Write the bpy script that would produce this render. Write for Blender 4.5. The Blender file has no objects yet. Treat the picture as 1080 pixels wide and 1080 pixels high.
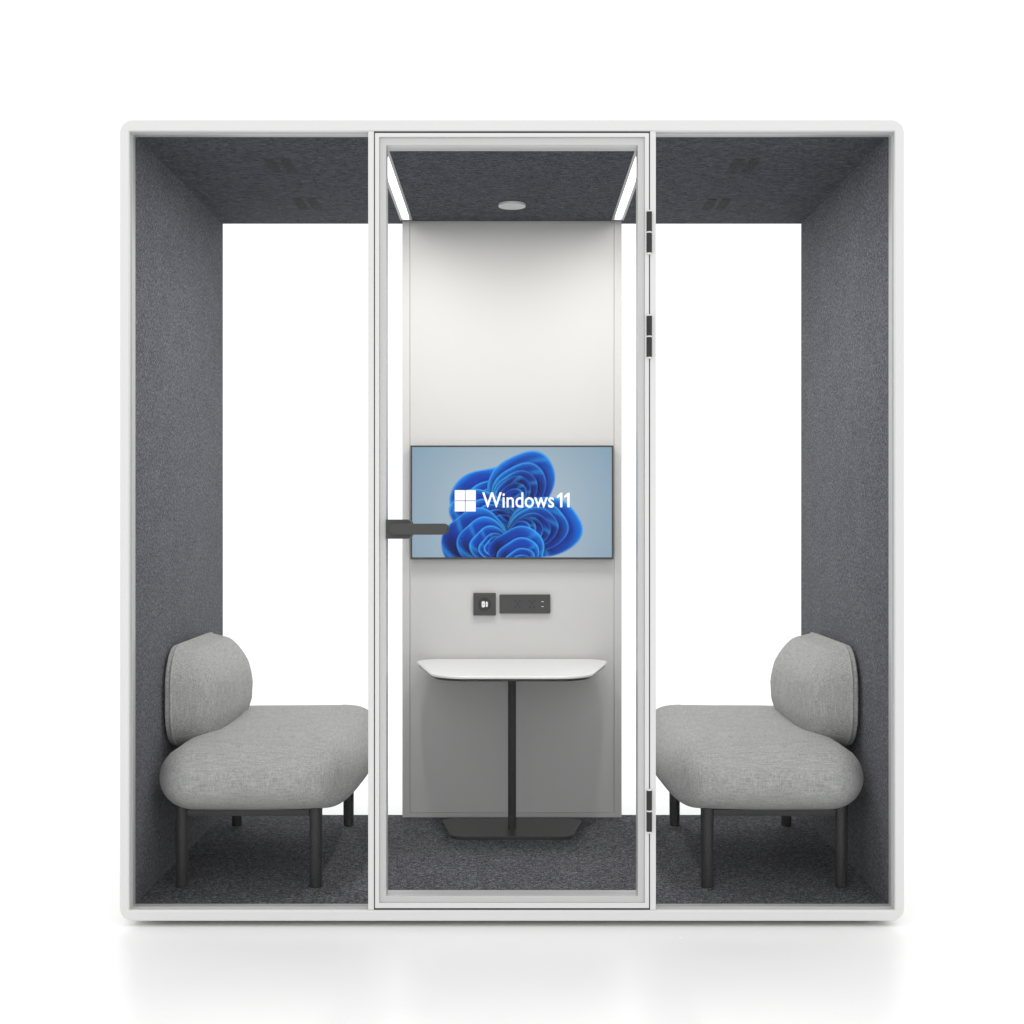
import bpy, bmesh, math, random
import numpy as np
from mathutils import Vector, noise

random.seed(4)
scene = bpy.context.scene
col = scene.collection
PI = math.pi

# ------------------------------------------------------------------ materials
def mat(name, base, rough=0.5, metal=0.0, spec=0.5, coat=0.0):
    m = bpy.data.materials.new(name)
    m.use_nodes = True
    b = m.node_tree.nodes['Principled BSDF']
    b.inputs['Base Color'].default_value = (*base, 1)
    b.inputs['Roughness'].default_value = rough
    b.inputs['Metallic'].default_value = metal
    b.inputs['Specular IOR Level'].default_value = spec
    b.inputs['Coat Weight'].default_value = coat
    return m

def N(m, kind, **kw):
    n = m.node_tree.nodes.new(kind)
    for k, v in kw.items():
        setattr(n, k, v)
    return n

def link(m, a, b):
    m.node_tree.links.new(a, b)

def math_node(m, op, a, b=None):
    n = N(m, 'ShaderNodeMath', operation=op)
    for i, v in enumerate((a, b)):
        if v is None:
            continue
        if isinstance(v, (int, float)):
            n.inputs[i].default_value = v
        else:
            link(m, v, n.inputs[i])
    return n.outputs[0]

def stretched(m, coord, scale, nscale=1.0, detail=2.0, rough=0.6):
    mp = N(m, 'ShaderNodeMapping')
    mp.inputs['Scale'].default_value = scale
    link(m, coord, mp.inputs['Vector'])
    t = N(m, 'ShaderNodeTexNoise')
    t.inputs['Scale'].default_value = nscale
    t.inputs['Detail'].default_value = detail
    t.inputs['Roughness'].default_value = rough
    link(m, mp.outputs[0], t.inputs['Vector'])
    return t.outputs['Fac']

def fibre(name, dark, light, layers, lo=0.35, hi=0.65, bump=0.3, bdist=0.002, blotch=0.0,
          rough=0.95, sheen=0.0, mid=None):
    """Cloth: averaged stretched noises in object space drive colour and bump."""
    m = mat(name, light, rough, spec=0.15)
    b = m.node_tree.nodes['Principled BSDF']
    b.inputs['Sheen Weight'].default_value = sheen
    b.inputs['Sheen Roughness'].default_value = 0.5
    tc = N(m, 'ShaderNodeTexCoord').outputs['Object']
    acc = None
    for sc in layers:
        o = stretched(m, tc, sc, detail=0.7)
        acc = o if acc is None else math_node(m, 'ADD', acc, o)
    acc = math_node(m, 'DIVIDE', acc, float(len(layers)))
    if blotch:
        big = stretched(m, tc, (9, 9, 9), detail=3)
        acc = math_node(m, 'ADD', acc, math_node(m, 'MULTIPLY', math_node(m, 'SUBTRACT', big, 0.5), blotch))
    r = N(m, 'ShaderNodeValToRGB')
    r.color_ramp.elements[0].position = lo
    r.color_ramp.elements[1].position = hi
    r.color_ramp.elements[0].color = (*dark, 1)
    r.color_ramp.elements[1].color = (*light, 1)
    if mid:
        e = r.color_ramp.elements.new((lo + hi) / 2)
        e.color = (*mid, 1)
    link(m, acc, r.inputs[0])
    link(m, r.outputs[0], b.inputs['Base Color'])
    bp = N(m, 'ShaderNodeBump')
    bp.inputs['Strength'].default_value = bump
    bp.inputs['Distance'].default_value = bdist
    link(m, acc, bp.inputs['Height'])
    link(m, bp.outputs[0], b.inputs['Normal'])
    return m

def painted(name, base, rough, grain=260, bump=0.04, spec=0.5, var=0.03, coat=0.0):
    """Powder-coated metal or laminate: fine orange-peel bump and a little tone variation."""
    m = mat(name, base, rough, spec=spec, coat=coat)
    b = m.node_tree.nodes['Principled BSDF']
    tc = N(m, 'ShaderNodeTexCoord').outputs['Object']
    f = stretched(m, tc, (grain,) * 3, detail=3)
    big = stretched(m, tc, (3, 3, 3), detail=4)
    bp = N(m, 'ShaderNodeBump')
    bp.inputs['Strength'].default_value = bump
    bp.inputs['Distance'].default_value = 0.001
    link(m, f, bp.inputs['Height'])
    link(m, bp.outputs[0], b.inputs['Normal'])
    mx = N(m, 'ShaderNodeMixRGB', blend_type='MIX')
    mx.inputs[1].default_value = (*[c * (1 - var) for c in base], 1)
    mx.inputs[2].default_value = (*[min(1, c * (1 + var)) for c in base], 1)
    link(m, big, mx.inputs[0])
    link(m, mx.outputs[0], b.inputs['Base Color'])
    mr = math_node(m, 'ADD', math_node(m, 'MULTIPLY', big, 0.1), rough - 0.05)
    link(m, mr, b.inputs['Roughness'])
    return m

def emitter(name, color, strength):
    m = bpy.data.materials.new(name)
    m.use_nodes = True
    nt = m.node_tree
    nt.nodes.remove(nt.nodes['Principled BSDF'])
    e = nt.nodes.new('ShaderNodeEmission')
    e.inputs[0].default_value = (*color, 1)
    e.inputs[1].default_value = strength
    nt.links.new(e.outputs[0], nt.nodes['Material Output'].inputs[0])
    return m

def glass_mat():
    m = bpy.data.materials.new('clear_glass')
    m.use_nodes = True
    nt = m.node_tree
    nt.nodes.remove(nt.nodes['Principled BSDF'])
    t = nt.nodes.new('ShaderNodeBsdfTransparent')
    t.inputs[0].default_value = (0.995, 0.998, 0.997, 1)
    g = nt.nodes.new('ShaderNodeBsdfGlossy')
    g.inputs['Roughness'].default_value = 0.02
    fr = nt.nodes.new('ShaderNodeFresnel')
    fr.inputs[0].default_value = 1.13          # low-reflection coating
    mx = nt.nodes.new('ShaderNodeMixShader')
    nt.links.new(fr.outputs[0], mx.inputs[0])
    nt.links.new(t.outputs[0], mx.inputs[1])
    nt.links.new(g.outputs[0], mx.inputs[2])
    nt.links.new(mx.outputs[0], nt.nodes['Material Output'].inputs[0])
    return m

M_WHITE = painted('white_powder_coat', (0.69, 0.69, 0.688), 0.42, grain=60, bump=0.0, var=0.008)
M_INNER = painted('pale_grey_inner_frame', (0.54, 0.54, 0.538), 0.36, grain=60, bump=0.0, var=0.01)  # even grey for the door's inner frame, darker than the white frame
M_BEAD = painted('satin_aluminium_bead', (0.50, 0.50, 0.496), 0.4, grain=60, bump=0.0, var=0.01)
M_SEAL = mat('dark_rubber_seal', (0.02, 0.02, 0.021), 0.7)
M_FELT_WALL = fibre('charcoal_felt_wall', (0.028, 0.029, 0.040), (0.190, 0.193, 0.228),
                    [(220, 160, 100), (220, 110, 190), (200, 210, 210)], 0.37, 0.65, 0.35, 0.003, 0.08,
                    mid=(0.086, 0.087, 0.104), sheen=0.1)
M_FELT_CEIL = fibre('charcoal_felt_ceiling', (0.036, 0.037, 0.047), (0.165, 0.168, 0.195),
                    [(40, 180, 200), (90, 160, 200), (170, 170, 200)], 0.34, 0.68, 0.35, 0.003, 0.06,
                    mid=(0.088, 0.090, 0.106))
M_CARPET = fibre('charcoal_loop_carpet', (0.016, 0.016, 0.020), (0.28, 0.28, 0.308),
                 [(90, 190, 200), (260, 130, 200), (300, 220, 200)], 0.35, 0.67, 0.7, 0.005, 0.05,
                 mid=(0.100, 0.100, 0.113))
M_SOFA = fibre('light_grey_woven_fabric', (0.285, 0.285, 0.282), (0.51, 0.51, 0.50),
               [(24, 330, 330), (330, 24, 330), (330, 330, 24)], 0.34, 0.66, 0.2, 0.0012, 0.06,
               mid=(0.395, 0.395, 0.388), sheen=0.12)
M_PANEL = painted('warm_white_wall_panel', (0.61, 0.607, 0.60), 0.5, grain=200, bump=0.02, var=0.01)
M_BLACK = painted('black_powder_coat', (0.031, 0.031, 0.031), 0.5, spec=0.4, var=0.08)
M_BASE = painted('charcoal_steel_plate', (0.042, 0.042, 0.040), 0.36, spec=0.5, var=0.06)
M_PLASTIC = painted('dark_grey_plastic', (0.057, 0.057, 0.057), 0.45, spec=0.4, var=0.04)
M_HOLE = mat('black_socket_hole', (0.008, 0.008, 0.008), 0.7)
M_HANDLE = painted('gunmetal_handle', (0.044, 0.044, 0.043), 0.38, spec=0.5, var=0.04)
M_TOP = painted('white_laminate', (0.86, 0.86, 0.85), 0.32, grain=500, bump=0.02, var=0.01)
M_EDGE = mat('dark_table_edge', (0.03, 0.03, 0.03), 0.5)
M_DISC = painted('grey_white_plastic', (0.74, 0.74, 0.72), 0.5)
M_PORT = mat('white_port', (0.85, 0.85, 0.85), 0.4)
M_TVBODY = mat('dark_tv_bezel', (0.035, 0.034, 0.032), 0.4)
M_VENT = fibre('dark_vent_mesh', (0.045, 0.044, 0.049), (0.13, 0.128, 0.139), [(200, 150, 200)], 0.36, 0.66, 0.4)
M_LED = emitter('led_diffuser', (1.0, 0.985, 0.955), 5.0)
M_LOGO = emitter('screen_white', (1, 1, 1), 1.1)
M_GLASS = glass_mat()

# ------------------------------------------------------------------ mesh helpers
def finish(name, bm, m, parent=None, bevel=0.0, segs=2, smooth=35):
    bmesh.ops.recalc_face_normals(bm, faces=bm.faces)
    me = bpy.data.meshes.new(name)
    bm.to_mesh(me)
    bm.free()
    o = bpy.data.objects.new(name, me)
    col.objects.link(o)
    for mm in (m if isinstance(m, (list, tuple)) else [m]):
        me.materials.append(mm)
    if smooth:
        for p in me.polygons:
            p.use_smooth = True
        me.set_sharp_from_angle(angle=math.radians(smooth))
    if bevel:
        b = o.modifiers.new('bevel', 'BEVEL')
        b.width = bevel
        b.segments = segs
        b.limit_method = 'ANGLE'
        b.angle_limit = math.radians(40)
        b.harden_normals = True
    if parent is not None:
        o.parent = parent
    return o

def box(bm, x0, x1, y0, y1, z0, z1, mi=0):
    vs = [bm.verts.new((x, y, z)) for x in (x0, x1) for y in (y0, y1) for z in (z0, z1)]
    for f in ((0, 1, 3, 2), (4, 6, 7, 5), (0, 4, 5, 1), (2, 3, 7, 6), (0, 2, 6, 4), (1, 5, 7, 3)):
        bm.faces.new([vs[i] for i in f]).material_index = mi

def mkbox(name, dims, m, parent=None, bevel=0.0, **k):
    bm = bmesh.new()
    box(bm, *dims)
    return finish(name, bm, m, parent, bevel, **k)

def round_poly(pts, radii, seg=10):
    """Rounds the corners of a polygon in 2-D."""
    out = []
    n = len(pts)
    for i in range(n):
        p = Vector(pts[i]); a = Vector(pts[i - 1]); c = Vector(pts[(i + 1) % n])
        r = radii[i] if isinstance(radii, (list, tuple)) else radii
        if r <= 0:
            out.append(tuple(p)); continue
        u = (a - p).normalized(); v = (c - p).normalized()
        ang = u.angle(v)
        t = r / math.tan(ang / 2)
        cen = p + (u + v).normalized() * (r / math.sin(ang / 2))
        s = p + u * t; e = p + v * t
        a0 = math.atan2(s.y - cen.y, s.x - cen.x); a1 = math.atan2(e.y - cen.y, e.x - cen.x)
        d = a1 - a0
        while d > PI: d -= 2 * PI
        while d < -PI: d += 2 * PI
        for k in range(seg + 1):
            q = a0 + d * k / seg
            out.append((cen.x + r * math.cos(q), cen.y + r * math.sin(q)))
    return out

def prism(bm, pts, h0, h1, axis='z', mi=0):
    """Extrudes a 2-D outline between two heights along an axis (z: pts are x,y; y: pts are x,z)."""
    f = (lambda p, h: (p[0], p[1], h)) if axis == 'z' else (lambda p, h: (p[0], h, p[1])) if axis == 'y' else (lambda p, h: (h, p[0], p[1]))
    a = [bm.verts.new(f(p, h0)) for p in pts]
    b = [bm.verts.new(f(p, h1)) for p in pts]
    n = len(pts)
    bm.faces.new(a[::-1]).material_index = mi
    bm.faces.new(b).material_index = mi
    for i in range(n):
        bm.faces.new((a[i], a[(i + 1) % n], b[(i + 1) % n], b[i])).material_index = mi

def ring(bm, outer, inner, y0, y1):
    """Frame: ring between two closed x,z loops with the same number of points, from y0 to y1."""
    n = len(outer)
    L = [[bm.verts.new((p[0], y, p[1])) for p in loop] for loop in (outer, inner) for y in (y0, y1)]
    o0, o1, i0, i1 = L
    for k in range(n):
        j = (k + 1) % n
        bm.faces.new((o0[k], o0[j], i0[j], i0[k]))
        bm.faces.new((o1[k], i1[k], i1[j], o1[j]))
        bm.faces.new((o0[k], o1[k], o1[j], o0[j]))
        bm.faces.new((i0[k], i0[j], i1[j], i1[k]))

def rect(x0, x1, z0, z1):
    return [(x0, z0), (x1, z0), (x1, z1), (x0, z1)]

def rect_ring(bm, o, i, y0, y1):
    ring(bm, rect(*o), rect(*i), y0, y1)

def cyl(bm, c, r, length, axis='z', seg=32, r2=None, mi=0):
    """Cylinder from c along +axis."""
    r2 = r if r2 is None else r2
    def P(a, rr, h):
        u, v = rr * math.cos(a), rr * math.sin(a)
        if axis == 'z': return (c[0] + u, c[1] + v, c[2] + h)
        if axis == 'y': return (c[0] + u, c[1] + h, c[2] + v)
        return (c[0] + h, c[1] + u, c[2] + v)
    A = [bm.verts.new(P(2 * PI * k / seg, r, 0)) for k in range(seg)]
    B = [bm.verts.new(P(2 * PI * k / seg, r2, length)) for k in range(seg)]
    bm.faces.new(A[::-1]).material_index = mi
    bm.faces.new(B).material_index = mi
    for k in range(seg):
        j = (k + 1) % seg
        bm.faces.new((A[k], A[j], B[j], B[k])).material_index = mi

def tube(bm, pts, r, seg=8, closed=True):
    n = len(pts)
    rings = []
    for i in range(n):
        p = Vector(pts[i])
        t = (Vector(pts[(i + 1) % n]) - Vector(pts[i - 1])).normalized()
        u = t.cross(Vector((1, 0, 0)))
        if u.length < 1e-4: u = t.cross(Vector((0, 0, 1)))
        u.normalize(); v = t.cross(u)
        rings.append([bm.verts.new(p + r * (math.cos(2 * PI * k / seg) * u + math.sin(2 * PI * k / seg) * v)) for k in range(seg)])
    for i in range(n if closed else n - 1):
        a, b = rings[i], rings[(i + 1) % n]
        for k in range(seg):
            j = (k + 1) % seg
            bm.faces.new((a[k], a[j], b[j], b[k]))

def cushion(half, rad, n=28, shape=None):
    """Rounded box whose corners are ellipsoid octants; shape(p) may push points further."""
    bm = bmesh.new()
    bmesh.ops.create_cube(bm, size=2.0)
    bmesh.ops.subdivide_edges(bm, edges=bm.edges[:], cuts=n, use_grid_fill=True)
    for v in bm.verts:
        q = []
        # spread the grid so that the rounded borders get enough points
        for a in range(3):
            s = v.co[a]
            q.append(math.copysign(abs(s) ** 0.8, s) * half[a])
        p = Vector(q)
        inner = Vector([max(-(half[a] - rad[a]), min(half[a] - rad[a], p[a])) for a in range(3)])
        d = Vector([(p[a] - inner[a]) / rad[a] for a in range(3)])
        if d.length > 1e-6:
            d.normalize()
        w = inner + Vector([d[a] * rad[a] for a in range(3)])
        v.co = shape(w) if shape else w
    return bm

def thing(name, label, cat, loc=(0, 0, 0), group=None):
    o = bpy.data.objects.new(name, None)
    o.empty_display_size = 0.1
    col.objects.link(o)
    o.location = loc
    o['label'] = label
    o['category'] = cat
    if group: o['group'] = group
    return o

# ------------------------------------------------------------------ the setting
fl = painted('white_studio_floor', (0.90, 0.90, 0.897), 0.25, grain=40, bump=0.0, var=0.004, spec=0.14)
GZ = -0.015                                 # top of the studio floor
bm = bmesh.new()
box(bm, -60, 60, -30, 90, -0.06, GZ)
floor = finish('floor', bm, fl, None, smooth=0)
floor['kind'] = 'structure'
floor['label'] = 'seamless glossy white studio floor under the booth'

# ------------------------------------------------------------------ meeting booth
booth = thing('meeting_booth', 'white framed glass office meeting booth lined in charcoal felt, with a central hinged door', 'meeting booth')

HW, ZB, ZT = 1.1025, 0.001, 2.253         # outer half width, underside, top
IW, IZ0, IZ1 = 1.076, 0.032, 2.221        # front frame opening
D = 1.30
outer = round_poly(rect(-HW, HW, ZB, ZT), 0.036, 12)
def inner_loop(hw, z0, z1):
    c = round_poly(rect(-hw, hw, z0, z1), 0.0004, 12)
    return c
# recessed plinth that carries the booth
mkbox('plinth', (-1.02, 1.02, 0.09, D - 0.09, GZ, ZB + 0.001), M_SEAL, booth)
bm = bmesh.new()
ring(bm, outer, inner_loop(IW, IZ0, IZ1), 0.0, 0.020)
finish('front_frame', bm, M_WHITE, booth, 0.0042, 4)
bm = bmesh.new()
ring(bm, round_poly(rect(-HW + .0005, HW - .0005, ZB + .0005, ZT - .0005), 0.0355, 12), inner_loop(1.084, 0.020, 2.237), 0.0205, D)
finish('outer_shell', bm, M_WHITE, booth, 0.002, 2)
# glazing bead behind the frame opening
bm = bmesh.new()
rect_ring(bm, (-1.0838, 1.0838, 0.0202, 2.2368), (-1.0725, 1.0725, 0.0352, 2.2185), 0.0210, 0.055)
finish('glazing_bead', bm, M_BEAD, booth, 0.001)
# felt linings and carpet
FX = 1.0736
for s in (-1, 1):
    mkbox('wall_lining', (min(s * FX, s * 1.0836), max(s * FX, s * 1.0836), 0.0555, 1.262, 0.0322, 2.2268), M_FELT_WALL, booth, 0.0012)
bm = bmesh.new()
for q in ((-1.0834, -.4092, .0555, 1.262), (-.3648, .3648, .0555, 1.262), (.4092, 1.0834, .0555, 1.262)):
    box(bm, *q, 2.227, 2.2366)
for s in (-1, 1):                            # the lining closes in front of and behind each light slot
    a, b = sorted((s * .4092, s * .3648))
    box(bm, a, b, .0555, .0895, 2.227, 2.2366)
    box(bm, a, b, 1.1905, 1.262, 2.227, 2.2366)
bmesh.ops.remove_doubles(bm, verts=bm.verts, dist=1e-5)
finish('ceiling_lining', bm, M_FELT_CEIL, booth, smooth=0)
mkbox('carpet', (-1.0834, 1.0834, 0.0555, 1.262, 0.0203, 0.032), M_CARPET, booth, 0.0012)
# mullions either side of the door
for s in (-1, 1):
    bm = bmesh.new()
    box(bm, min(s * .3880, s * .4043), max(s * .3880, s * .4043), 0.0005, 0.056, IZ0 + .0002, IZ1 - .0002)
    finish('mullion', bm, M_WHITE, booth, 0.0014, 2)
# fixed glass beside the door
for s in (-1, 1):
    a, b = sorted((s * .403, s * 1.078))
    mkbox('front_glass', (a, b, 0.034, 0.042, 0.034, 2.2195), M_GLASS, booth, smooth=0)
    a, b = sorted((s * .4052, s * 1.0832))
    mkbox('rear_glass', (a, b, 1.266, 1.274, 0.0212, 2.2362), M_GLASS, booth, smooth=0)

# central service panel at the back
PY = 1.215
panel = bpy.data.objects.new('back_panel', None)
bm = bmesh.new()
box(bm, -.3745, .3745, PY + 0.003, PY + 0.045, 0.05, 2.222)
panel = finish('back_panel', bm, M_PANEL, booth, 0.001)
bm = bmesh.new()
rect_ring(bm, (-.4035, .4035, 0.0322, 2.2266), (-.3765, .3765, 0.0485, 2.2235), PY, PY + 0.052)
finish('panel_trim', bm, M_PANEL, panel, 0.0015)
bm = bmesh.new()
box(bm, -.3763, .3763, PY + 0.006, PY + 0.04, 0.0487, 2.2233)
finish('shadow_gap', bm, M_BEAD, panel)

# LED strips in the ceiling
for s in (-1, 1):
    cx = s * 0.387
    bm = bmesh.new()
    x0, x1, i0, i1, y0, y1, j0, j1 = cx - .022, cx + .022, cx - .0132, cx + .0132, 0.09, 1.19, 0.0965, 1.1835
    for q in ((x0, i0, y0, y1), (i1, x1, y0, y1), (i0, i1, y0, j0), (i0, i1, j1, y1)):
        box(bm, *q, 2.2245, 2.2367)
    st = finish('light_strip', bm, M_BEAD, booth)
    mkbox('diffuser', (i0 + .0003, i1 - .0003, j0 + .0003, j1 - .0003, 2.2345, 2.2366), M_LED, st, smooth=0)

# round ceiling sensor
bm = bmesh.new()
cyl(bm, (0, 0.935, 2.2170), 0.0475, 0.0098, 'z', 48)
sen = finish('ceiling_sensor', bm, M_PORT, booth, 0.0012)
bm = bmesh.new()
cyl(bm, (0, 0.935, 2.2155), 0.037, 0.0060, 'z', 48, r2=0.041)
finish('sensor_face', bm, M_DISC, sen, 0.0012)

# ceiling vents: two slatted slots each
def vent(cx, y0):
    bm = bmesh.new()
    for k in (-1, 1):
        xa = cx + k * 0.0245
        box(bm, xa - .016, xa + .016, y0, y0 + .172, 2.2262, 2.2268)
        for j in range(5):
            xs = xa - .013 + j * .0065
            box(bm, xs - .0012, xs + .0012, y0 + .004, y0 + .168, 2.2245, 2.2260)
    return finish('ceiling_vent', bm, M_VENT, booth)
for s in (-1, 1):
    vent(s * .717, 0.325)
    vent(s * .713, 0.855)

# ------------------------------------------------------------------ door
bm = bmesh.new()
rect_ring(bm, (-.3852, .3852, 0.0373, 2.2157), (-.3730, .3730, 0.0517, 2.2045), 0.0, 0.050)
door = finish('door', bm, M_WHITE, booth, 0.0016, 2)
bm = bmesh.new()
rect_ring(bm, (-.3729, .3729, 0.0518, 2.2044), (-.3545, .3545, 0.0698, 2.1830), 0.0075, 0.072)
finish('inner_frame', bm, M_INNER, door, 0.0016, 2)
mkbox('pane', (-.356, .356, 0.034, 0.042, 0.0685, 2.1845), M_GLASS, door, smooth=0)
bm = bmesh.new()
rect_ring(bm, (-.3879, .3879, 0.0322, 2.2208), (-.3853, .3853, 0.0372, 2.2158), 0.005, 0.045)
finish('door_seal', bm, M_SEAL, door)
# hinges in the gap on the right
HX = 0.3852
for py0 in (222.0, 331.8, 831.8):
    zt = (972 - py0) / 375.5
    bm = bmesh.new()
    L = 0.0555
    for k in range(2):
        cyl(bm, (HX, -0.0035, zt - L * (k + 1) - .0042 * (k + 1)), 0.0076, L, 'z', 20)
    hg = finish('hinge', bm, M_SEAL, door, 0.0008)
    for k in range(3):
        bm = bmesh.new()
        cyl(bm, (HX, -0.0035, zt - .0040 - (L + .0042) * k), 0.0074, 0.0038, 'z', 20)
        finish('hinge_collar', bm, M_WHITE, hg)
# lever handle and its rose, bolted on the door's free edge
bm = bmesh.new()
zc = 2.253 - (560.3 - 126) / 377.5
rose = round_poly([(-.3545, zc - .0272), (-.2825, zc - .0272), (-.2825, zc + .0272), (-.3545, zc + .0272)], [.0008, .012, .012, .0008], 6)
prism(bm, rose, -0.004, 0.0335, 'y')
prism(bm, rose, 0.0425, 0.076, 'y')
lev = round_poly([(-.344, zc - .0155), (-.1805, zc - .0155), (-.1805, zc + .0155), (-.344, zc + .0155)], .0153, 10)
prism(bm, lev, -0.0235, -0.0125, 'y')
prism(bm, lev, 0.0845, 0.0955, 'y')
cyl(bm, (-.328, -0.0130, zc), 0.0105, 0.0092, 'y', 24)
cyl(bm, (-.328, 0.0758, zc), 0.0105, 0.0090, 'y', 24)
finish('handle', bm, M_HANDLE, door, 0.0022, 3)

# ------------------------------------------------------------------ wall screen
TY = 1.188                                  # glass plane of the screen
SX, SZ0, SZ1 = 0.3715, 0.983, 1.400
tv = thing('wall_screen', 'flat screen showing a blue ribbon picture with white lettering, mounted on the back panel', 'screen', (0, PY, SZ0))
def tvp(o):
    o.location = (-tv.location.x, -tv.location.y, -tv.location.z)
    return o
bm = bmesh.new()
box(bm, -SX + .004, SX - .004, TY + .0065, PY - .0005, SZ0 + .004, SZ1 - .004)
tvp(finish('housing', bm, M_TVBODY, tv, 0.002))
bm = bmesh.new()
rect_ring(bm, (-SX, SX, SZ0, SZ1), (-SX + .0062, SX - .0062, SZ0 + .0075, SZ1 - .0062), TY - .002, TY + .006)
tvp(finish('bezel', bm, M_TVBODY, tv, 0.0008))

# the display's picture: overlapping pleated ribbons, worked out per grid point and stored as a colour attribute
def screen_picture(nx, nz):
    aspect = (2 * SX) / (SZ1 - SZ0)
    X, Y = np.meshgrid(np.linspace(0, aspect, nx), np.linspace(0, 1, nz))   # Y up
    def mixc(a, b, t):
        t = np.clip(t, 0, 1)[..., None]
        return np.array(a) * (1 - t) + np.array(b) * t
    cx = aspect / 2
    r0 = np.sqrt((X - cx) ** 2 + (Y - .35) ** 2)
    img = mixc((.44, .53, .61), (.245, .37, .475), (r0 - .25) / .85)
    deep, mid, bright, rim = (.001, .004, .085), (.001, .050, .48), (.003, .27, .93), (.08, .50, .97)
    def sdf(px, py, cx_, cy_, a, b, th, wob, ph):
        c, s = math.cos(th), math.sin(th)
        u = ((px - cx_) * c + (py - cy_) * s) / a
        v = (-(px - cx_) * s + (py - cy_) * c) / b
        ang = np.arctan2(v, u)
        return np.sqrt(u * u + v * v) / (1 + wob * np.sin(3 * ang + ph) + .45 * wob * np.sin(5 * ang - ph)) - 1
    def lobe(img, c, a, b, th, anchor, n, ph, wob=.06, shrink=.80, first=mid):
        fx, fy = anchor
        for k in range(n):
            f = shrink ** k
            ccx = fx + (c[0] - fx) * f + .010 * math.sin(ph + k * 1.3)
            ccy = fy + (c[1] - fy) * f + .010 * math.cos(ph + k * 1.7)
            d = sdf(X, Y, ccx, ccy, a * f, b * f, th + .07 * k, wob, ph + .25 * k) * min(a, b) * f
            m = np.clip(.5 - d / .006, 0, 1)[..., None]
            depth = -d / (min(a, b) * f)
            ang = np.arctan2(Y - ccy, X - ccx)
            lit = .5 + .5 * np.cos(ang - 2.0 - .75 * k + ph * .3)
            t = np.clip(depth * 3.6, 0, 1) ** .8
            lt = np.clip(lit * 1.3 - .15, 0, 1)[..., None]
            body = mixc(mid, deep, t) * (1 - lt) + mixc(bright, mid, t) * lt
            fa = np.arctan2(Y - fy, X - fx)
            fr = np.sqrt((X - fx) ** 2 + (Y - fy) ** 2)
            fold = .5 + .5 * np.sin(fa * 6 + fr * 13 + ph + 1.9 * k)              # creases running out from the gathered point
            fold = (fold ** 1.5 * np.clip(depth * 5, 0, 1))[..., None]
            body = body * (1 - fold * .75) + mixc(deep, mid, t) * fold * .75
            hi = np.exp(-((np.sin(fa * 3 + fr * 6.5 + ph / 2 + .95 * k) - .55) / .16) ** 2)[..., None] * .45
            body = body * (1 - hi) + np.array((.02, .36, .95)) * hi
            edge = np.exp(-((d + .006) / .0045) ** 2) * (.15 + .75 * lit)
            body = body * (1 - edge[..., None] * .8) + np.array(rim) * edge[..., None] * .8
            sh = np.exp(-np.clip(d, 0, None) / .02) * .45                     # soft shade the sheet throws on the one below
            keep = img * (1 - (sh * (d > 0) * (k > 0))[..., None])
            img = keep * (1 - m) + body * m
        return img
    img = lobe(img, (.64, .58), .33, .22, .45, (.88, .44), 5, 1.0, shrink=.76)
    img = lobe(img, (.97, .655), .33, .27, .75, (.84, .44), 6, .9, wob=.035, shrink=.82)
    img = lobe(img, (.62, .40), .31, .20, -.25, (.88, .31), 5, 2.0, shrink=.74)
    img = lobe(img, (1.18, .28), .34, .27, .10, (.88, .22), 7, 3.4, wob=.035, shrink=.82)
    img = lobe(img, (.57, .17), .30, .26, .30, (.83, .06), 5, 4.4, shrink=.76)
    img = lobe(img, (.95, .05), .25, .22, .2, (.96, -.16), 5, 5.2, shrink=.76)
    return np.clip(img, 0, 1)
nx, nz = 430, 242
pic = screen_picture(nx, nz)
x0, x1, z0, z1 = -SX + .006, SX - .006, SZ0 + .0073, SZ1 - .006
gx, gz = np.meshgrid(np.linspace(x0, x1, nx), np.linspace(z0, z1, nz))
verts = np.stack([gx, np.full_like(gx, TY), gz], -1).reshape(-1, 3)
idx = np.arange(nx * nz).reshape(nz, nx)
faces = np.stack([idx[:-1, :-1], idx[:-1, 1:], idx[1:, 1:], idx[1:, :-1]], -1).reshape(-1, 4)
me = bpy.data.meshes.new('display')
me.from_pydata(verts.tolist(), [], faces.tolist())
ca = me.color_attributes.new('picture', 'FLOAT_COLOR', 'POINT')
ca.data.foreach_set('color', np.concatenate([pic.reshape(-1, 3), np.ones((nx * nz, 1))], 1).astype(np.float32).ravel())
dm = bpy.data.materials.new('display_picture')
dm.use_nodes = True
nt = dm.node_tree
pb = nt.nodes['Principled BSDF']
pb.inputs['Base Color'].default_value = (.01, .01, .01, 1)
pb.inputs['Roughness'].default_value = .25
pb.inputs['Specular IOR Level'].default_value = .06
at = nt.nodes.new('ShaderNodeVertexColor'); at.layer_name = 'picture'
nt.links.new(at.outputs[0], pb.inputs['Emission Color'])
pb.inputs['Emission Strength'].default_value = 0.95
me.materials.append(dm)
disp = bpy.data.objects.new('display', me)
col.objects.link(disp)
disp.parent = tv
tvp(disp)
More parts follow.
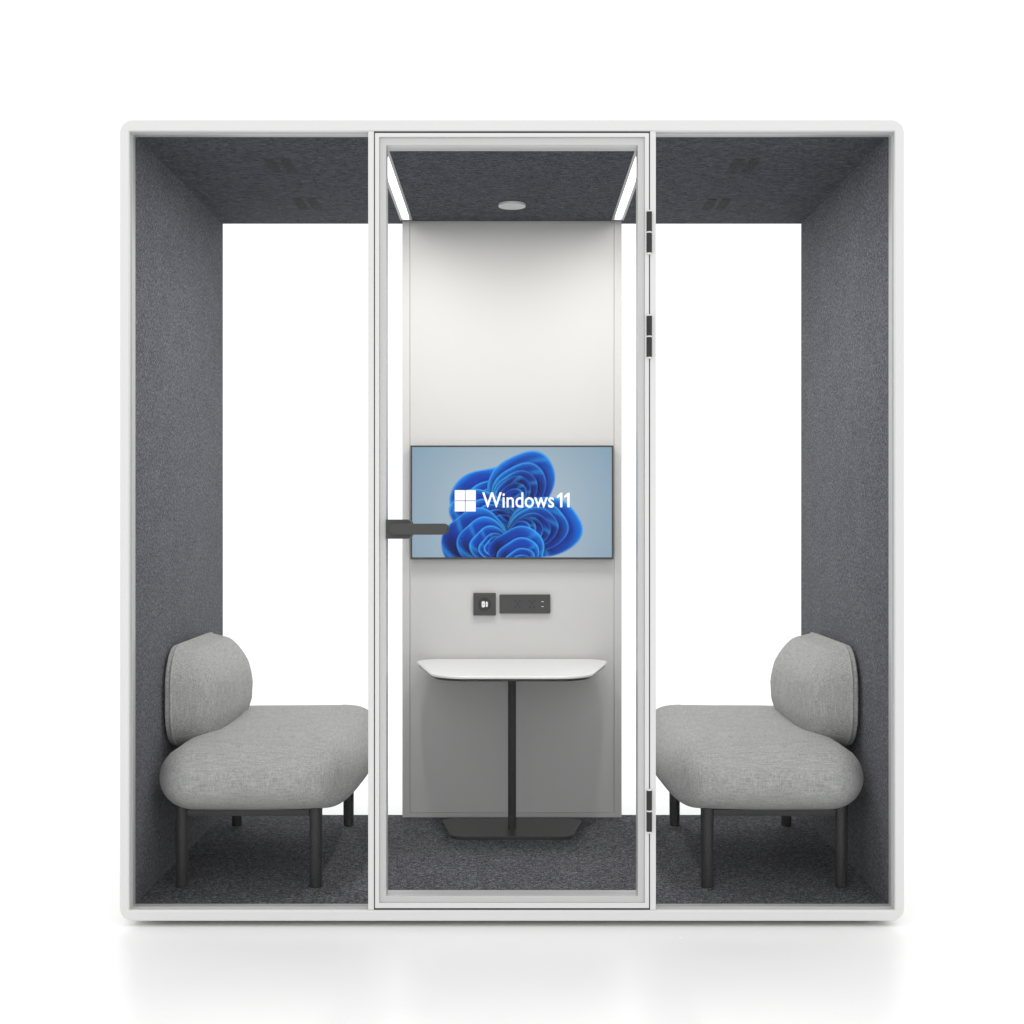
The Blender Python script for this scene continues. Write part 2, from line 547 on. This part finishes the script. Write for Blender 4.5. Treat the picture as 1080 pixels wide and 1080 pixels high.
# white four-square emblem and lettering shown on the display
bm = bmesh.new()
S = 288.6
def sx(px): return (px - 539.3) / S
def sz(py): return 1.132 + (547 - py) / S
ex0, ex1, ez0, ez1, g = sx(478.8), sx(501.0), sz(539.4), sz(516.9), .0012
mx_, mz_ = (ex0 + ex1) / 2, (ez0 + ez1) / 2
for q in ((ex0, mx_ - g, ez0, mz_ - g), (mx_ + g, ex1, ez0, mz_ - g), (ex0, mx_ - g, mz_ + g, ez1), (mx_ + g, ex1, mz_ + g, ez1)):
    box(bm, q[0], q[1], TY - .0012, TY - .0004, q[2], q[3])
em = finish('emblem', bm, M_LOGO, disp, smooth=0)
def text_mesh(name, body, xa, xb, zbase, capz, m, parent, y0, depth=.0006, bold=0.0):
    cu = bpy.data.curves.new(name, 'FONT')
    cu.body = body
    cu.size = 1.0
    cu.extrude = 0.0
    cu.offset = bold
    tmp = bpy.data.objects.new(name, cu)
    col.objects.link(tmp)
    bpy.context.view_layer.update()
    me2 = bpy.data.meshes.new_from_object(tmp.evaluated_get(bpy.context.evaluated_depsgraph_get()))
    col.objects.unlink(tmp)
    bpy.data.objects.remove(tmp)
    xs = [v.co.x for v in me2.vertices]; ys = [v.co.y for v in me2.vertices]
    bx = (xb - xa) / (max(xs) - min(xs))
    top = max(ys)
    bz = capz / top
    mnx = min(xs)
    for v in me2.vertices:
        v.co = Vector((xa + (v.co.x - mnx) * bx, y0, zbase + v.co.y * bz))
    me2.materials.clear()
    me2.materials.append(m)
    o = bpy.data.objects.new(name, me2)
    col.objects.link(o)
    o.parent = parent
    return o
text_mesh('lettering', 'Windows', sx(507.8), sx(583.8), sz(535.0), (535.0 - 519.2) / S, M_LOGO, disp, TY - .0010, bold=.010)
for pa in (586.6, 594.2):                    # the two numerals, each a stroke with a flag
    bm = bmesh.new()
    w1 = 6.0
    pts = [(pa + w1 - 2.5, 535.0), (pa + w1, 535.0), (pa + w1, 519.6), (pa + w1 - 1.9, 519.6), (pa + .2, 523.0), (pa + .2, 525.4), (pa + w1 - 2.5, 523.4)]
    prism(bm, [(sx(a), sz(b)) for a, b in pts], TY - .0011, TY - .0006, 'y')
    finish('numeral', bm, M_LOGO, disp, smooth=0)

# ------------------------------------------------------------------ charging plate and power socket on the panel
S2 = 286.9
def wx(px): return (px - 539.6) / S2
def wz(py): return 1.132 + (547 - py) / S2
def local(o, root):
    o.location = (-root.location.x, -root.location.y, -root.location.z)
    return o
cxp, czp = wx(510.7), wz(637.2)
plate = thing('charging_plate', 'square dark grey wall plate with a round insert and two white ports', 'wall plate', (cxp, PY, czp))
hs = .0412
local(mkbox('plate', (cxp - hs, cxp + hs, PY - .011, PY - .0003, czp - hs, czp + hs), M_PLASTIC, plate, .0018), plate)
bm = bmesh.new()
cyl(bm, (cxp, PY - .0128, czp), .0245, .0016, 'y', 40)
ins = local(finish('insert', bm, M_BLACK, plate, .0004), plate)
for (dx, w, h) in ((-.0045, .0062, .0115), (.0082, .0038, .0098)):
    bm = bmesh.new()
    prism(bm, round_poly(rect(cxp + dx - w, cxp + dx + w, czp - h, czp + h), w * .8, 6), PY - .0142, PY - .0129, 'y')
    bm2 = finish('usb_port', bm, M_PORT, ins)
    bm = bmesh.new()
# small tongue slits across the ports
bm = bmesh.new()
box(bm, cxp - .0065, cxp - .0025, PY - .0145, PY - .0143, czp - .0008, czp + .0008)
box(bm, cxp + .0070, cxp + .0094, PY - .0145, PY - .0143, czp - .0006, czp + .0006)
finish('port_slit', bm, M_HOLE, ins)

sx0, sx1, sz0_, sz1_ = wx(526.4), wx(580.0), wz(647.0), wz(627.0)
oc = ((sx0 + sx1) / 2, (sz0_ + sz1_) / 2)
outlet = thing('power_outlet', 'long dark grey power socket with two five-hole outlets, beside the square plate', 'power socket', (oc[0], PY, oc[1]))
local(mkbox('plate', (sx0, sx1, PY - .009, PY - .0003, sz0_, sz1_), M_PLASTIC, outlet, .0016), outlet)
for px in (545.5, 560.7):
    bm = bmesh.new()
    x, z = wx(px), wz(636.8)
    for (dx, dz, w, h) in ((-.0085, .0105, .0026, .0026), (.0085, .0105, .0026, .0026), (0, .0015, .0016, .0044)):
        prism(bm, round_poly(rect(x + dx - w, x + dx + w, z + dz - h, z + dz + h), w * .9, 4), PY - .0096, PY - .0091, 'y')
    for s in (-1, 1):
        c, si = math.cos(.5 * s), math.sin(.5 * s)
        pts = [(x + s * .0072 + u * c - v * si, z - .0118 + u * si + v * c) for u, v in ((-.0014, -.0048), (.0014, -.0048), (.0014, .0048), (-.0014, .0048))]
        prism(bm, pts, PY - .0096, PY - .0091, 'y')
    local(finish('socket_holes', bm, M_HOLE, outlet), outlet)
for py in (634.5, 639.7):
    bm = bmesh.new()
    x, z = wx(571.8), wz(py)
    prism(bm, round_poly(rect(x - .0062, x + .0062, z - .0024, z + .0024), .002, 4), PY - .0096, PY - .0091, 'y')
    u = local(finish('usb_port', bm, M_BLACK, outlet), outlet)
    mkbox('port_tongue', (x - .0042, x + .0042, PY - .0101, PY - .0097, z - .0010, z + .0012), M_PORT, u)

# ------------------------------------------------------------------ pedestal table
tab = thing('pedestal_table', 'white topped pedestal table on a slim black pole, against the back panel', 'table', (0, 1.0, 0.032))
TZ = 0.617
def outline(hb, yb, hf, yf, rb, rf):
    return round_poly([(-hf, yf), (hf, yf), (hb, yb), (-hb, yb)], [rf, rf, rb, rb], 14)
bm = bmesh.new()
prism(bm, outline(.362, 1.205, .250, .638, .085, .125), TZ - .010, TZ)
tt = local(finish('tabletop', bm, M_TOP, tab, .004, 3), tab)
bm = bmesh.new()
prism(bm, outline(.355, 1.199, .243, .6455, .08, .12), TZ - .018, TZ - .0101)
finish('underside', bm, M_EDGE, tt, .003)
bm = bmesh.new()
cyl(bm, (0, .985, .0442), .0142, TZ - .018 - .0442, 'z', 32)
local(finish('pole', bm, M_BLACK, tab), tab)
bm = bmesh.new()
prism(bm, outline(.262, 1.150, .205, .854, .05, .048), .0322, .044)
local(finish('base_plate', bm, M_BASE, tab, .002, 2), tab)

# ------------------------------------------------------------------ sofas
SOFA_C = (-0.751, 0.666)
def make_sofa():
    t = thing('bench_sofa', 'light grey upholstered bench sofa on dark tube legs, on the door-handle side of the table', 'sofa', (SOFA_C[0], SOFA_C[1], 0.032),
              'matching bench sofas facing each other')
    FZ = -0.032                                # heights below are from the studio floor
    hx, hy, hz = .302, .520, .094
    def seat_shape(p):
        u, v = p.x / hx, p.y / hy
        f = 1 - .14 * max(0, u) ** 3 * abs(v) ** 3                # corners drawn in
        p = Vector((p.x * f, p.y * f, p.z))
        top = max(0, p.z / .090)
        z = p.z
        z += (.018 * (1 - min(1, abs(u)) ** 2.5) * (1 - min(1, abs(v)) ** 4) + .0) * top
        z += -.004 * max(0, -p.z / .09)
        q = Vector((p.x, p.y, z))
        nz = noise.noise(Vector((p.x * 5 + 3, p.y * 5, p.z * 6)))
        # soft pulls running across the cloth
        wr = noise.noise(Vector((p.x * 7 + p.y * 20, p.y * 6 - p.x * 9, p.z * 5 + 9)))
        ridge = max(0, .11 - abs(wr)) / .11
        k = .004 * nz + .0022 * ridge ** 2 * max(0, min(1, p.z / .05))
        n = Vector((u ** 3, v ** 5, 1.2 * p.z / .09))
        if n.length > 0: n.normalize()
        return q + n * k
    bm = cushion((hx, hy, hz), (.108, .12, .0925), 40, seat_shape)
    for v in bm.verts: v.co.z += .361 + FZ
    finish('seat', bm, M_SOFA, t, smooth=180)
    # backrest pillow: flat behind, swelling to the front
    by, bz, bx, yo = .345, .157, .142, .034
    def back_shape(p):
        v, w = p.y / by, p.z / bz
        x = max(0.0, p.x)
        ty, tz = 1 - .15 * x / bx, 1 - (.13 if w > 0 else .02) * x / bx   # narrows towards the front
        if x > 0:
            x += .012 * (1 - min(1, abs(v)) ** 3) * (1 - min(1, abs(w)) ** 2) * (x / bx)
            x -= .027 * max(0, w + .15) ** 2 * (x / bx)          # leans back towards the top
            nz = noise.noise(Vector((p.y * 6, p.z * 7 + 4, 2.0)))
            wr = noise.noise(Vector((p.y * 16, p.z * 4 + p.y * 5, 7)))
            x += (.004 * nz + .003 * (max(0, .11 - abs(wr)) / .11) ** 2) * (x / bx)
        return Vector((x, p.y * ty, p.z * tz))
    bm = cushion((bx, by, bz), (.068, .112, .116), 36, back_shape)
    X0, Z0 = -.298, .577
    for v in bm.verts: v.co += Vector((X0, yo, Z0 + FZ))
    bk = finish('backrest', bm, M_SOFA, t, smooth=180)
    ol = round_poly([(-by, -bz), (by, -bz), (by, bz), (-by, bz)], .121, 12)
    bm = bmesh.new()
    prism(bm, [(a + yo, b + Z0 + FZ) for a, b in ol], X0 - .016, X0 + .0005, 'x')
    finish('back_board', bm, M_SOFA, bk, .005, 3)
    bm = bmesh.new()
    tube(bm, [(X0 + .002, a * 1.001 + yo, b * 1.002 + Z0 + FZ) for a, b in ol], .0032)
    finish('piping', bm, M_SOFA, bk, smooth=180)
    # base: two cross rails, two long rails, four tube legs
    lx, ly, xo = .200, .417, -.035
    bm = bmesh.new()
    for s in (-1, 1):
        box(bm, xo - lx + .018, xo + lx - .018, s * ly - .012, s * ly + .012, .246 + FZ, .266 + FZ)
        box(bm, xo + s * lx - .012, xo + s * lx + .012, -ly + .018, ly - .018, .252 + FZ, .270 + FZ)
    finish('base_frame', bm, M_BLACK, t, .002)
    for a in (-1, 1):
        for b in (-1, 1):
            bm = bmesh.new()
            cyl(bm, (xo + a * lx, b * ly, .0), .0185, .292 + FZ, 'z', 28, r2=.0195)
            finish('leg', bm, M_BLACK, t, .003, 3)
    return t
sofa = make_sofa()
def copy_tree(o, parent=None):
    c = o.copy()
    col.objects.link(c)
    c.parent = parent
    for ch in list(o.children):
        copy_tree(ch, c)
    return c
s2 = copy_tree(sofa)
s2.location = (0.748, SOFA_C[1], 0.032)
s2.scale = (-1, 1, 1)                       # mirror image
s2['label'] = 'light grey upholstered bench sofa on dark tube legs, on the door-hinge side of the table'

# ------------------------------------------------------------------ light
w = bpy.data.worlds.new('World')
scene.world = w
w.use_nodes = True
bg = w.node_tree.nodes['Background']
bg.inputs[0].default_value = (1, 1, 1, 1)
bg.inputs[1].default_value = 1.28

# the LED modules inside the two ceiling strips
for s in (-1, 1):
    ld = bpy.data.lights.new('strip_lamp', 'AREA')
    ld.shape = 'RECTANGLE'
    ld.size, ld.size_y = 0.025, 0.46
    ld.energy = 9.0
    ld.spread = math.radians(178)
    ld.color = (1.0, 0.975, 0.94)
    lo = bpy.data.objects.new('strip_lamp', ld)
    col.objects.link(lo)
    lo.location = (s * .387, 0.55, 2.2240)

# ------------------------------------------------------------------ camera
cd = bpy.data.cameras.new('camera')
cam = bpy.data.objects.new('camera', cd)
col.objects.link(cam)
cam.location = (0, -3.918, 1.132)
cam.rotation_euler = (PI / 2, 0, 0)
cd.sensor_width = 36
cd.lens = 36 * 1471 / 1080
cd.shift_y = 7 / 1080
cd.clip_end = 500
scene.camera = cam

scene.view_settings.view_transform = 'Standard'
scene.view_settings.look = 'None'
scene.view_settings.exposure = 0
scene.view_settings.gamma = 1
scene.render.engine = 'CYCLES'
scene.render.filter_size = 1.0
cy = scene.cycles
cy.use_denoising = True
cy.max_bounces = 10
cy.diffuse_bounces = 5
cy.glossy_bounces = 5
cy.transparent_max_bounces = 24
cy.sample_clamp_indirect = 6
scene.render.resolution_x = scene.render.resolution_y = 1024
